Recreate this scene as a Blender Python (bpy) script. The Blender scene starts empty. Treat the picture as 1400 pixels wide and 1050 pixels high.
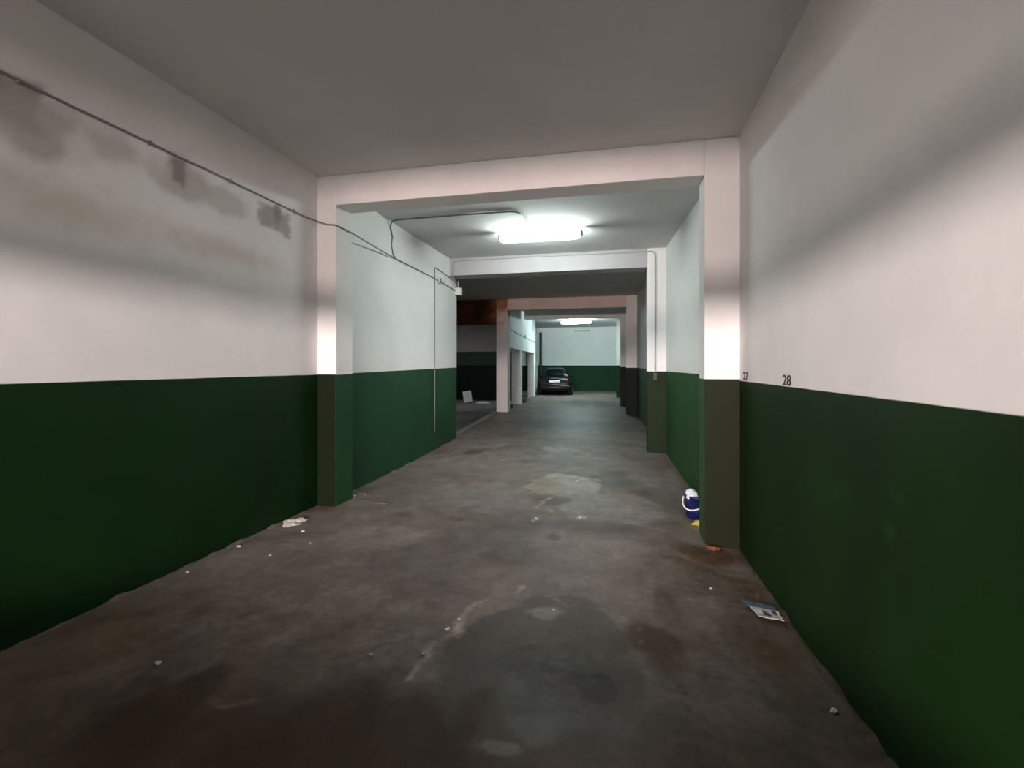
import bpy, bmesh, math, random
from mathutils import Vector, Matrix, noise
random.seed(7)
scene = bpy.context.scene
COL = scene.collection
R = math.radians

# ------------------------------------------------------------------ helpers
def link(name, bm, mat=None, parent=None, smooth=False, mats=None):
    me = bpy.data.meshes.new(name)
    bmesh.ops.recalc_face_normals(bm, faces=bm.faces)
    if smooth:
        for f in bm.faces: f.smooth = True
    bm.to_mesh(me); bm.free()
    for m in (mats or [mat]): me.materials.append(m)
    o = bpy.data.objects.new(name, me); COL.objects.link(o)
    if parent: o.parent = parent
    return o
def tag(o, label=None, cat=None, group=None, kind=None):
    if label: o['label'] = label
    if cat: o['category'] = cat
    if group: o['group'] = group
    if kind: o['kind'] = kind
    return o
def thing(name, label, cat, loc=(0,0,0), rz=0, group=None):
    o = bpy.data.objects.new(name, None); COL.objects.link(o)
    o.location = loc; o.rotation_euler = (0,0,rz); o.empty_display_size = .1
    return tag(o, label, cat, group)
def box(bm, x0,x1,y0,y1,z0,z1, bev=0, mi=0):
    vs=[bm.verts.new((x,y,z)) for z in (z0,z1) for y in (y0,y1) for x in (x0,x1)]
    fs=[]
    for q in ((0,2,3,1),(4,5,7,6),(0,1,5,4),(2,6,7,3),(0,4,6,2),(1,3,7,5)):
        f=bm.faces.new([vs[i] for i in q]); f.material_index=mi; fs.append(f)
    if bev:
        es=list({e for f in fs for e in f.edges})
        bmesh.ops.bevel(bm, geom=es, offset=bev, segments=2, profile=.5, affect='EDGES')
def prism(bm, pts, z0, z1):
    """extrude a plan polygon"""
    a=[bm.verts.new((x,y,z0)) for x,y in pts]; b=[bm.verts.new((x,y,z1)) for x,y in pts]
    n=len(pts); bm.faces.new(a[::-1]); bm.faces.new(b)
    for i in range(n): bm.faces.new((a[i],a[(i+1)%n],b[(i+1)%n],b[i]))
def tube(bm, pts, r, seg=8):
    pts=[Vector(p) for p in pts]; rings=[]
    for i,p in enumerate(pts):
        d=(pts[min(i+1,len(pts)-1)]-pts[max(i-1,0)]).normalized()
        up=Vector((0,0,1)) if abs(d.z)<.9 else Vector((1,0,0))
        a=d.cross(up).normalized(); b=d.cross(a)
        rings.append([bm.verts.new(p+r*(math.cos(t)*a+math.sin(t)*b)) for t in [2*math.pi*k/seg for k in range(seg)]])
    for i in range(len(rings)-1):
        for k in range(seg):
            bm.faces.new((rings[i][k],rings[i][(k+1)%seg],rings[i+1][(k+1)%seg],rings[i+1][k]))
    bm.faces.new(rings[0][::-1]); bm.faces.new(rings[-1])
def lathe(bm, prof, seg=32, cx=0, cy=0):
    rings=[[bm.verts.new((cx+r*math.cos(2*math.pi*k/seg),cy+r*math.sin(2*math.pi*k/seg),z)) for k in range(seg)] for r,z in prof]
    for i in range(len(rings)-1):
        for k in range(seg):
            bm.faces.new((rings[i][k],rings[i][(k+1)%seg],rings[i+1][(k+1)%seg],rings[i+1][k]))
    return rings
def lump(bm, c, s, seed, amp=.35, sub=2):
    before=set(bm.verts)
    bmesh.ops.create_icosphere(bm, subdivisions=sub, radius=1)
    for v in bm.verts:
        if v in before: continue
        n=noise.noise(v.co*1.7+Vector((seed*3.1,seed*1.7,0)))
        k=1+amp*n*2
        v.co=Vector((c[0]+v.co.x*s[0]*k, c[1]+v.co.y*s[1]*k, max(0,c[2]+v.co.z*s[2]*k)))
def sstep(a,b,x):
    t=min(1,max(0,(x-a)/(b-a))); return t*t*(3-2*t)
def interp(tab, y):
    if y<=tab[0][0]: return tab[0][1]
    for (a,va),(b,vb) in zip(tab,tab[1:]):
        if y<=b: return va+(vb-va)*(y-a)/(b-a)
    return tab[-1][1]
def fbm(x,y,s=1,seed=0,o=4):
    v=0;a=.5
    for i in range(o):
        v+=a*noise.noise(Vector((x*s,y*s,seed*7.3))); a*=.5; s*=2.03
    return v

# ------------------------------------------------------------------ materials
def newmat(name):
    m=bpy.data.materials.new(name); m.use_nodes=True
    nt=m.node_tree; b=nt.nodes['Principled BSDF']; return m,nt,b
def simple(name, col, rough=.5, metal=0, spec=.5, noise_amt=0, nscale=20, emis=None, bump=0):
    m,nt,b=newmat(name); L=nt.links
    b.inputs['Roughness'].default_value=rough; b.inputs['Metallic'].default_value=metal
    b.inputs['Specular IOR Level'].default_value=spec
    tc=nt.nodes.new('ShaderNodeTexCoord'); nz=nt.nodes.new('ShaderNodeTexNoise')
    nz.inputs['Scale'].default_value=nscale; nz.inputs['Detail'].default_value=5
    L.new(tc.outputs['Object'],nz.inputs['Vector'])
    rp=nt.nodes.new('ShaderNodeValToRGB')
    k=noise_amt
    rp.color_ramp.elements[0].position=.3; rp.color_ramp.elements[1].position=.7
    rp.color_ramp.elements[0].color=(*[c*(1-k) for c in col],1)
    rp.color_ramp.elements[1].color=(*[min(1,c*(1+k)) for c in col],1)
    L.new(nz.outputs['Fac'],rp.inputs['Fac']); L.new(rp.outputs['Color'],b.inputs['Base Color'])
    if bump:
        bp=nt.nodes.new('ShaderNodeBump'); bp.inputs['Strength'].default_value=bump; bp.inputs['Distance'].default_value=.01
        L.new(nz.outputs['Fac'],bp.inputs['Height']); L.new(bp.outputs['Normal'],b.inputs['Normal'])
    if emis:
        b.inputs['Emission Color'].default_value=(*emis[0],1); b.inputs['Emission Strength'].default_value=emis[1]
    return m

WHITE=(.74,.74,.73); GREEN=(.012,.052,.015)
def wall_mat(name, h0, slope=0, y0=0, white=WHITE, green=GREEN, dark_below=None, vcol=False, green_rough=.60):
    """painted plaster: white above, gloss green dado below a painted line"""
    m,nt,b=newmat(name); N=nt.nodes; L=nt.links
    geo=N.new('ShaderNodeNewGeometry'); sep=N.new('ShaderNodeSeparateXYZ'); L.new(geo.outputs['Position'],sep.inputs[0])
    n1=N.new('ShaderNodeTexNoise'); n1.inputs['Scale'].default_value=1.1; n1.inputs['Detail'].default_value=6; n1.inputs['Roughness'].default_value=.6
    n2=N.new('ShaderNodeTexNoise'); n2.inputs['Scale'].default_value=14; n2.inputs['Detail'].default_value=6
    n3=N.new('ShaderNodeTexNoise'); n3.inputs['Scale'].default_value=3.5; n3.inputs['Detail'].default_value=3
    for n in (n1,n2,n3): L.new(geo.outputs['Position'],n.inputs['Vector'])
    def math_(op,a,b_=None):
        k=N.new('ShaderNodeMath'); k.operation=op
        for i,v in enumerate((a,b_)):
            if v is None: continue
            if isinstance(v,(int,float)): k.inputs[i].default_value=v
            else: L.new(v,k.inputs[i])
        return k.outputs[0]
    line=math_('ADD', math_('MULTIPLY', math_('SUBTRACT',sep.outputs['Y'],y0), slope), h0)
    line=math_('ADD', line, math_('MULTIPLY', math_('SUBTRACT',n3.outputs['Fac'],.5), .005))
    isw=math_('MULTIPLY', math_('SUBTRACT',sep.outputs['Z'],line), 220)
    cl=N.new('ShaderNodeClamp'); L.new(isw,cl.inputs[0]); isw=cl.outputs[0]
    def ramp(src,c0,c1,p0=.3,p1=.7):
        r=N.new('ShaderNodeValToRGB'); r.color_ramp.elements[0].position=p0; r.color_ramp.elements[1].position=p1
        r.color_ramp.elements[0].color=(*c0,1); r.color_ramp.elements[1].color=(*c1,1); L.new(src,r.inputs['Fac']); return r.outputs['Color']
    wc=ramp(n1.outputs['Fac'],[c*.93 for c in white],[min(1,c*1.03) for c in white])
    gc=ramp(n1.outputs['Fac'],[c*.82 for c in green],[c*1.15 for c in green])
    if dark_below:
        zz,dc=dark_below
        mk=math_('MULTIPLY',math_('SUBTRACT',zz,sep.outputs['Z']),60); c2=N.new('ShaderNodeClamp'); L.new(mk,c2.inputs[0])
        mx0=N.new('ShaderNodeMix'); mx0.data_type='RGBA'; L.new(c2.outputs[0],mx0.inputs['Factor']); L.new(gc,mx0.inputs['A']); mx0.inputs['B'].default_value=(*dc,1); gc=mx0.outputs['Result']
    mx=N.new('ShaderNodeMix'); mx.data_type='RGBA'
    L.new(isw,mx.inputs['Factor']); L.new(gc,mx.inputs['A']); L.new(wc,mx.inputs['B']); col=mx.outputs['Result']
    if vcol:
        at=N.new('ShaderNodeVertexColor'); at.layer_name='stain_tone'
        m2=N.new('ShaderNodeMix'); m2.data_type='RGBA'; m2.blend_type='MULTIPLY'; m2.inputs['Factor'].default_value=1
        L.new(col,m2.inputs['A']); L.new(at.outputs['Color'],m2.inputs['B']); col=m2.outputs['Result']
    L.new(col,b.inputs['Base Color'])
    rg=math_('ADD', math_('MULTIPLY',isw,.85-green_rough), math_('ADD',green_rough, math_('MULTIPLY',math_('SUBTRACT',n1.outputs['Fac'],.5),.3)))
    L.new(rg,b.inputs['Roughness']); b.inputs['Specular IOR Level'].default_value=.15
    bp=N.new('ShaderNodeBump'); bp.inputs['Strength'].default_value=.22; bp.inputs['Distance'].default_value=.003
    L.new(math_('ADD',n2.outputs['Fac'],math_('MULTIPLY',n3.outputs['Fac'],3)),bp.inputs['Height']); L.new(bp.outputs['Normal'],b.inputs['Normal'])
    return m

def floor_mat():
    m,nt,b=newmat('worn_concrete'); N=nt.nodes; L=nt.links
    geo=N.new('ShaderNodeNewGeometry'); at=N.new('ShaderNodeVertexColor'); at.layer_name='stain_tone'
    n1=N.new('ShaderNodeTexNoise'); n1.inputs['Scale'].default_value=18; n1.inputs['Detail'].default_value=8; n1.inputs['Roughness'].default_value=.65
    n2=N.new('ShaderNodeTexNoise'); n2.inputs['Scale'].default_value=90; n2.inputs['Detail'].default_value=4
    for n in (n1,n2): L.new(geo.outputs['Position'],n.inputs['Vector'])
    r=N.new('ShaderNodeValToRGB'); r.color_ramp.elements[0].position=.3; r.color_ramp.elements[1].position=.72
    r.color_ramp.elements[0].color=(.62,.61,.60,1); r.color_ramp.elements[1].color=(1.25,1.22,1.18,1)
    L.new(n1.outputs['Fac'],r.inputs['Fac'])
    mx=N.new('ShaderNodeMix'); mx.data_type='RGBA'; mx.blend_type='MULTIPLY'; mx.inputs['Factor'].default_value=1
    L.new(at.outputs['Color'],mx.inputs['A']); L.new(r.outputs['Color'],mx.inputs['B'])
    sp=N.new('ShaderNodeValToRGB'); sp.color_ramp.elements[0].position=.28; sp.color_ramp.elements[1].position=.36
    sp.color_ramp.elements[0].color=(.4,.37,.34,1); sp.color_ramp.elements[1].color=(1,1,1,1); L.new(n2.outputs['Fac'],sp.inputs['Fac'])
    m2=N.new('ShaderNodeMix'); m2.data_type='RGBA'; m2.blend_type='MULTIPLY'; m2.inputs['Factor'].default_value=.8
    L.new(mx.outputs['Result'],m2.inputs['A']); L.new(sp.outputs['Color'],m2.inputs['B'])
    L.new(m2.outputs['Result'],b.inputs['Base Color'])
    mr=N.new('ShaderNodeMapRange'); mr.inputs['From Min'].default_value=.3; mr.inputs['From Max'].default_value=.7
    mr.inputs['To Min'].default_value=.42; mr.inputs['To Max'].default_value=.72
    L.new(n1.outputs['Fac'],mr.inputs['Value']); L.new(mr.outputs['Result'],b.inputs['Roughness']); b.inputs['Specular IOR Level'].default_value=.12
    bp=N.new('ShaderNodeBump'); bp.inputs['Strength'].default_value=.35; bp.inputs['Distance'].default_value=.008
    L.new(n1.outputs['Fac'],bp.inputs['Height']); L.new(bp.outputs['Normal'],b.inputs['Normal'])
    return m

M={}
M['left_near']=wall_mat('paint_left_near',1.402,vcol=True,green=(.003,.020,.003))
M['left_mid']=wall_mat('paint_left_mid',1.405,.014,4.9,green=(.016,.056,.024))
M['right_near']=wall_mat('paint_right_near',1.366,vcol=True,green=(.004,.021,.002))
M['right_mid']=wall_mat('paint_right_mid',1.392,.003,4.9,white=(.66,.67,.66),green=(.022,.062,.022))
M['right_far']=wall_mat('paint_right_far',1.405,.0062,8.65)
M['pillar_left_shaded']=wall_mat('paint_pillar_left_shaded',1.405,green=(.004,.010,.0015))  # front face green darkened to olive, warm dim light painted in
M['pillar_right_shaded']=wall_mat('paint_pillar_right_shaded',1.378,green=(.007,.011,.002))  # same dado green, shade and warm light put into the front colour
M['beam_mid']=simple('beam_paint',(.36,.36,.37),.85,noise_amt=.03,nscale=3,bump=.1)
M['pillar_mid']=wall_mat('paint_pillar_mid',1.40,white=(.72,.72,.72),green=(.008,.020,.006))
M['pillar_far']=wall_mat('paint_pillar_far',1.44,.006,14.3,green=(.002,.008,.003))
M['right_pillar_lit_side']=wall_mat('paint_right_pillar_lit_side',1.378,green=(.03,.07,.028))  # same dado green lightened, lamp light painted into the side faces
M['end']=wall_mat('paint_end_wall',1.515,green=(.004,.034,.015))
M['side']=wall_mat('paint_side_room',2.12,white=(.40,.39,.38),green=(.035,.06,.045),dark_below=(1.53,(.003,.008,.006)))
M['plaster']=simple('white_plaster',(.74,.74,.73),.85,noise_amt=.05,nscale=2,bump=.1)
M['ceiling']=simple('ceiling_plaster',(.62,.62,.61),.9,noise_amt=.05,nscale=1.2,bump=.08)
M['cold_white']=simple('column_plaster',(.70,.71,.71),.8,noise_amt=.06,nscale=3,bump=.1)
M['floor']=floor_mat()
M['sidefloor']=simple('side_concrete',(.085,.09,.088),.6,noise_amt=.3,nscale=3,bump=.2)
M['rampfloor']=simple('dark_concrete',(.022,.023,.02),.6,noise_amt=.4,nscale=5,bump=.2)  # much darker than the side floor around it
M['kerb']=simple('kerb_concrete',(.2,.19,.175),.8,noise_amt=.2,nscale=9,bump=.3)

def peeled(name):
    """white plaster peeled near the top showing rusty brown render"""
    m,nt,b=newmat(name); N=nt.nodes; L=nt.links
    geo=N.new('ShaderNodeNewGeometry'); sep=N.new('ShaderNodeSeparateXYZ'); L.new(geo.outputs['Position'],sep.inputs[0])
    nz=N.new('ShaderNodeTexNoise'); nz.inputs['Scale'].default_value=2.2; nz.inputs['Detail'].default_value=6; L.new(geo.outputs['Position'],nz.inputs['Vector'])
    a=N.new('ShaderNodeMath'); a.operation='MULTIPLY_ADD'; a.inputs[1].default_value=1.6; L.new(nz.outputs['Fac'],a.inputs[0]); L.new(sep.outputs['Z'],a.inputs[2])
    r=N.new('ShaderNodeMapRange'); r.inputs['From Min'].default_value=3.5; r.inputs['From Max'].default_value=4.1; L.new(a.outputs[0],r.inputs['Value'])
    mx=N.new('ShaderNodeMix'); mx.data_type='RGBA'; mx.inputs['A'].default_value=(.70,.68,.67,1); mx.inputs['B'].default_value=(.34,.15,.08,1)
    L.new(r.outputs['Result'],mx.inputs['Factor']); L.new(mx.outputs['Result'],b.inputs['Base Color']); b.inputs['Roughness'].default_value=.85
    return m
M['peeled']=peeled('peeling_plaster')
M['rust']=simple('rusty_brown_render',(.17,.055,.022),.85,noise_amt=.5,nscale=2.5,bump=.3)
M['pinkbeam']=simple('pinkish_plaster',(.66,.55,.50),.85,noise_amt=.12,nscale=2,bump=.2)
M['conduit']=simple('grey_conduit',(.20,.195,.19),.6,noise_amt=.1)
M['conduit_white']=simple('painted_conduit',(.34,.34,.34),.6,noise_amt=.04)
M['cable_dark']=simple('dark_cable',(.10,.10,.10),.6)
M['housing']=simple('lamp_housing',(.18,.18,.18),.5,noise_amt=.05)
M['tube']=simple('lit_diffuser',(.9,.95,.95),.4,emis=((.88,1.0,.97),118))
M['tube_far']=simple('lit_diffuser_far',(.9,.95,.95),.4,emis=((.74,1.0,.98),245))
M['capwhite']=simple('white_plastic',(.82,.85,.85),.35,noise_amt=.02)
M['box']=simple('ivory_plastic',(.62,.63,.58),.5,noise_amt=.03)
M['black']=simple('black_rubber',(.012,.012,.013),.6,noise_amt=.2)
M['blackpaint']=simple('black_stencil_paint',(.02,.02,.025),.7,noise_amt=.2)
M['carpaint']=simple('dark_car_paint',(.004,.005,.006),.32,spec=.22,noise_amt=.02)
M['glass']=simple('tinted_car_glass',(.004,.008,.007),.12,spec=.4)
M['tail']=simple('dark_red_lens',(.016,.002,.003),.5,spec=.1,noise_amt=.1)
M['plate']=simple('number_plate_white',(.75,.78,.76),.4)
M['chrome']=simple('chrome_trim',(.12,.14,.17),.5,metal=.3)
M['bluepl']=simple('blue_bucket_plastic',(.005,.010,.075),.4,noise_amt=.1)
M['handle']=simple('white_handle_plastic',(.72,.70,.68),.4)
M['rag']=simple('pale_rag_cloth',(.62,.68,.72),.9,noise_amt=.15,nscale=30)
M['yellow']=simple('yellow_sponge_cloth',(.50,.42,.09),.9,noise_amt=.2,nscale=30)
M['paper']=simple('white_paper',(.58,.55,.53),.8,noise_amt=.08,nscale=30)
M['bluepaper']=simple('blue_card',(.055,.095,.15),.7,noise_amt=.2,nscale=30)
M['darkprint']=simple('dark_print',(.05,.048,.045),.8)
M['dirt']=simple('rust_brown_dirt',(.17,.06,.025),.95,noise_amt=.5,nscale=25,bump=.5)
M['chip']=simple('plaster_chip',(.50,.46,.42),.9,noise_amt=.2,nscale=40,bump=.4)
M['mortar']=simple('crumbled_mortar',(.11,.095,.078),.95,noise_amt=.35,nscale=14,bump=.6)
M['mortar_dark']=simple('dirty_mortar',(.05,.038,.025),.95,noise_amt=.6,nscale=22,bump=.6)
M['panel']=simple('pale_board',(.50,.56,.52),.6,noise_amt=.08)
M['pipe']=simple('dark_downpipe',(.02,.03,.03),.5)

# ------------------------------------------------------------------ floor
XR=[(-3.2,1.03),(4.9,1.04),(8.65,.76),(14.3,.46),(17.2,.30),(21.2,.10),(25.8,-.15)]
XL=[(-3.2,-3.25),(9.05,-3.30),(14.3,-3.72),(21.6,-3.80),(25.8,-3.80)]
ZL=[(6.75,0),(9.05,.07),(14.3,.09),(17.2,.09),(21.2,.13),(25.6,.19)]
ZR=[(0,0),(1.5,-.02),(2.4,-.05),(3.4,-.10),(4.5,-.125),(7,-.11),(8.6,-.01),(11,.05),(14.3,.08),(17,.09),(21,.13),(25.6,.19)]
def fz(x,y):
    zl=interp(ZL,y); zr=interp(ZR,y); xr=interp(XR,y)
    return zl+(zr-zl)*sstep(0,1,(x-(xr-.95))/.95)

def mixc(a,b,t): return tuple(p+(q-p)*t for p,q in zip(a,b))
# tones and stains of the concrete, and a painted reflection: centre x, y, radii, softness, noise, colour, strength
BASE=(.165,.147,.131)
FLOOR_PATCHES=[
 # broad tones
 (-1.3,1.1,2.6,1.7,.8,.6,(.034,.024,.013),.92),
 (.5,1.7,1.0,1.2,.8,.5,(.060,.048,.032),.75),
 (-2.9,1.9,.6,1.2,.7,.5,(.105,.078,.045),.7),
 (-1.2,1.65,.75,.62,.5,.9,(.045,.030,.018),.75),
 (-2.0,1.72,.28,.42,.6,.9,(.040,.028,.017),.8),
 (-1.55,3.4,.6,.5,.6,.9,(.115,.105,.098),.8),
 (-1.3,3.0,.55,.25,.6,1.,(.11,.10,.09),.7),
 (-1.0,4.0,.75,.75,.6,.9,(.120,.110,.100),.8),
 (-2.3,3.2,.45,.35,.6,1.,(.13,.12,.11),.7),
 (-.25,4.05,.65,.5,.5,.7,(.205,.190,.172),.8),
 (-2.1,3.9,.6,.5,.8,.7,(.215,.195,.182),.7),
 (-1.7,5.4,1.0,.8,.8,.7,(.205,.20,.188),.6),
 (-.9,7.4,1.6,.7,.7,.8,(.155,.152,.145),.6),
 (-.6,9.2,1.7,.45,.6,.8,(.105,.108,.104),.7),
 (-1.3,12.,1.6,1.3,.8,.8,(.068,.068,.064),.88),
 (-1.2,18.,1.9,2.4,.8,.8,(.062,.062,.058),.9),
 # grey repair patch in the foreground
 (-.38,2.45,.52,.72,.10,.35,(.084,.079,.070),.85),
 (-.46,2.9,.13,.10,.4,.8,(.26,.27,.26),.8),
 (-.30,2.45,.22,.22,.3,1.1,(.075,.068,.058),.8),
 (-.12,2.28,.16,.12,.3,1.1,(.05,.042,.035),.8),
 (-.42,2.17,.18,.10,.3,1.1,(.12,.125,.125),.6),
 (-.35,1.98,.14,.10,.3,1.1,(.15,.155,.155),.7),
 (-.45,1.84,.10,.04,.3,1.,(.20,.21,.21),.8),
 (-.10,2.05,.28,.06,.4,1.,(.115,.12,.118),.6),
 (.17,2.72,.20,.27,.5,.6,(.058,.036,.018),.85),
 (.28,3.15,.12,.4,.6,.8,(.10,.085,.07),.7),
 (-.62,1.95,.10,.35,.6,1.,(.05,.032,.02),.8),
 # dried puddles and one painted lamp reflection
 (-.70,6.05,.48,.62,.12,.55,(.29,.28,.26),.9),
 (-1.02,5.9,.16,.16,.15,.6,(.29,.28,.26),.9),
 (-.05,5.25,.62,.62,.15,.5,(.235,.23,.215),.85),
 (-.72,5.35,.25,.22,.4,.8,(.085,.084,.076),.8),
 (-.05,6.55,.35,.55,.5,.8,(.10,.098,.092),.75),
 (.35,6.7,.25,.35,.4,.8,(.21,.205,.195),.6),
 (-.2,4.55,.75,.22,.5,.8,(.115,.105,.096),.75),
 (-.85,7.35,.75,.22,.4,.8,(.11,.112,.108),.7),
 (-1.0,8.3,.40,.3,.5,.7,(.25,.27,.265),.6),  # pale teal patch paints the lamp's reflection into the floor
 (-2.42,7.85,.20,.22,.3,.7,(.06,.058,.052),.85),
 (-1.55,4.5,.12,.10,.5,.8,(.095,.088,.08),.7),
 (-2.15,4.55,.14,.12,.5,.8,(.11,.09,.06),.6),
 (-.58,4.2,.07,.10,.4,.8,(.085,.08,.072),.8),
 (-1.75,19.2,.22,.6,.4,.7,(.09,.09,.085),.7),
 (-1.05,16.2,.3,1.6,.6,.8,(.14,.145,.14),.6),
 (.74,4.30,.30,.28,.5,.8,(.11,.065,.038),.8),
 (.72,5.02,.14,.14,.5,.6,(.22,.20,.10),.6),
 (.85,2.9,.22,1.2,.8,.8,(.105,.085,.062),.6),
]
# pale crusts along cracks / puddle rims: polyline, width, colour
RIMS=[
 ([(-.98,2.15),(-.97,2.45),(-.93,2.7),(-.86,2.95),(-.72,3.12),(-.62,3.18)],.022,(.34,.31,.28)),
 ([(-.90,2.52),(-.88,2.72)],.03,(.42,.37,.32)),
 ([(-.55,3.10),(-.15,3.02),(.08,2.85),(.10,2.6)],.010,(.22,.21,.20)),
 ([(-1.2,5.85),(-1.05,6.05),(-.85,6.2),(-.78,6.45),(-.5,6.6),(-.25,6.4)],.018,(.40,.39,.37)),
 ([(-.78,5.5),(-.85,5.3),(-.82,5.05),(-.72,4.95),(-.6,4.9)],.022,(.42,.40,.37)),
 ([(-.6,5.08),(-.3,4.9),(.05,4.72),(.4,4.68)],.016,(.33,.32,.30)),
 ([(-.42,4.8),(-.36,4.83)],.035,(.5,.48,.45)),
 ([(-.80,4.62),(-.79,4.72)],.03,(.48,.45,.42)),
 ([(-1.85,7.3),(-1.5,7.75),(-1.0,7.9),(-.4,7.75),(.0,7.6)],.016,(.31,.32,.30)),
 ([(-1.3,8.5),(-1.05,8.6),(-.9,8.5)],.03,(.40,.42,.41)),
 ([(-.55,6.35),(-.5,6.5)],.03,(.48,.48,.46)),
 ([(-1.42,2.05),(-1.35,2.25),(-1.22,2.42)],.016,(.14,.125,.10)),
 ([(-1.78,1.85),(-1.6,1.80)],.02,(.14,.125,.10)),
 ([(-.62,1.7),(-.58,2.1),(-.57,2.5),(-.52,2.9)],.012,(.055,.050,.045)),
 ([(.22,2.55),(.31,2.2)],.010,(.06,.05,.04)),
]
def segd(px,py,pts):
    d=9
    for (ax,ay),(bx,by) in zip(pts,pts[1:]):
        vx,vy=bx-ax,by-ay; t=max(0,min(1,((px-ax)*vx+(py-ay)*vy)/(vx*vx+vy*vy+1e-9)))
        d=min(d,math.hypot(px-ax-t*vx,py-ay-t*vy))
    return d
def floor_col(x,y):
    n=fbm(x,y,.9,1); k=1+.45*n+.40*fbm(x+3*n,y,3.1,2,5)
    c=tuple(b*k for b in BASE)
    for i,(cx,cy,rx,ry,soft,na,pc,st) in enumerate(FLOOR_PATCHES):
        dx=(x-cx)/rx; dy=(y-cy)/ry
        if abs(dx)>1.8 or abs(dy)>1.8: continue
        d=math.hypot(dx,dy)+na*fbm(x/max(rx,.25),y/max(ry,.25),1.3,i+5)
        t=1-sstep(1-soft,1,d)
        if t>0: c=mixc(c,pc,t*st)
    for i,(pts,w,pc) in enumerate(RIMS):
        ys=[p[1] for p in pts]; xs=[p[0] for p in pts]
        if y<min(ys)-.2 or y>max(ys)+.2 or x<min(xs)-.2 or x>max(xs)+.2: continue
        nx=x+.07*noise.noise(Vector((x*6,y*6,i))); ny=y+.07*noise.noise(Vector((x*6,y*6,i+40)))
        d=segd(nx+.02*noise.noise(Vector((x*25,y*25,i))),ny,pts)/(.6*w*(.7+1.1*abs(noise.noise(Vector((x*14,y*14,i+9))))+.3))
        t=(1-sstep(.1,1.6,d))*max(0,.75+1.3*noise.noise(Vector((x*7,y*7,i+77))))
        if t>0: c=mixc(c,pc,min(1,t)*.8)
    k=1+.55*fbm(x+.2*fbm(x,y,3,8),y*.8,5.,7,5); c=tuple(q*k for q in c)
    m=sstep(.05,.4,fbm(x,y,1.6,12,5)); c=mixc(c,(c[0]*.80,c[1]*.70,c[2]*.58),m)
    # dirt gathered along the walls
    e=min(x-interp(XL,y)-.05,interp(XR,y)-x)
    t=(1-sstep(0,.16+.12*fbm(x,y,3,90),e))
    c=mixc(c,(.085,.068,.046),.55*max(0,t))
    return c
def color_grid(bm, rows, colf):
    """rows of (co) -> verts with a 'stain' colour"""
    lay=bm.verts.layers.float_color.new('stain_tone')
    vr=[]
    for row in rows:
        r=[]
        for co in row:
            v=bm.verts.new(co); c=colf(*co); v[lay]=(*c,1); r.append(v)
        vr.append(r)
    for a,b in zip(vr,vr[1:]):
        for i in range(len(a)-1): bm.faces.new((a[i],a[i+1],b[i+1],b[i]))
    return vr,lay
def build_floor():
    bm=bmesh.new(); ys=[-3.2]
    while ys[-1]<25.9: ys.append(ys[-1]+max(.022,.0045*max(0,ys[-1])+.006 if ys[-1]>1 else .12))
    rows=[]
    for y in ys:
        xl,xr=interp(XL,y),interp(XR,y)+.12
        rows.append([(xl+(xr-xl)*k/190, y, fz(xl+(xr-xl)*k/190,y)+.006*fbm(xl+(xr-xl)*k/190,y,1.5,33)) for k in range(191)])
    vr,lay=color_grid(bm,rows,lambda x,y,z: floor_col(x,y))
    # slab edges and underside
    def drop(vs):
        lo=[bm.verts.new((v.co.x,v.co.y,-.45)) for v in vs]
        for l,v in zip(lo,vs): l[lay]=v[lay]
        for i in range(len(vs)-1): bm.faces.new((vs[i],lo[i],lo[i+1],vs[i+1]))
    drop([r[0] for r in vr]); drop([r[-1] for r in vr]); drop(vr[0]); drop(vr[-1])
    o=link('floor',bm,M['floor'],smooth=False)
    tag(o,kind='structure')
    return o
build_floor()
# lower floor of the side room on the left, and the back left corner
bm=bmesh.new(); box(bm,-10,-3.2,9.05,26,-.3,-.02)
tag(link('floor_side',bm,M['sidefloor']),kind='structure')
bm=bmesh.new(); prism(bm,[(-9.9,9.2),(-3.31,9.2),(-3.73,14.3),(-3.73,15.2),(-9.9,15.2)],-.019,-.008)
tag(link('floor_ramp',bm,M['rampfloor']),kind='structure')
bm=bmesh.new(); prism(bm,[(-10,21.8),(-3.75,21.8),(-3.75,26),(-10,26)],-.019,.165)
tag(link('floor_back',bm,M['sidefloor']),kind='structure')

# ------------------------------------------------------------------ walls
def smask(u,v,cu,cv,ru,rv,soft,seed,na=.6,sq=False):
    du,dv=(u-cu)/ru,(v-cv)/rv
    d=(max(abs(du),abs(dv)) if sq else math.hypot(du,dv))+na*fbm(u,v,3.2/max(.3,min(ru,rv)*2),seed)
    return 1-sstep(1-soft,1,d)
LEFT_ST=[ # y, z, ry, rz, soft, tone, strength, square
 (1.93,2.92,.17,.17,.5,(.36,.32,.29),1,True),(2.02,2.84,.30,.26,.5,(.62,.58,.54),.7,False),
 (2.45,2.90,.35,.16,.9,(.72,.69,.65),.7,False),
 (2.97,2.88,.32,.20,.5,(.72,.70,.66),.75,False),(2.93,2.93,.075,.12,.4,(.42,.40,.38),1,True),(3.35,2.85,.32,.14,.5,(.74,.71,.68),.6,False),
 (3.93,2.88,.22,.11,.25,(.60,.575,.54),.9,True),(3.98,2.93,.06,.09,.3,(.42,.41,.39),.8,True),(4.08,2.82,.10,.08,.3,(.62,.6,.55),.8,True),
 (2.2,2.45,.9,.22,1.,(.85,.80,.73),.8,False),(3.3,2.45,1.2,.16,1.,(.88,.83,.77),.8,False)]
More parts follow.
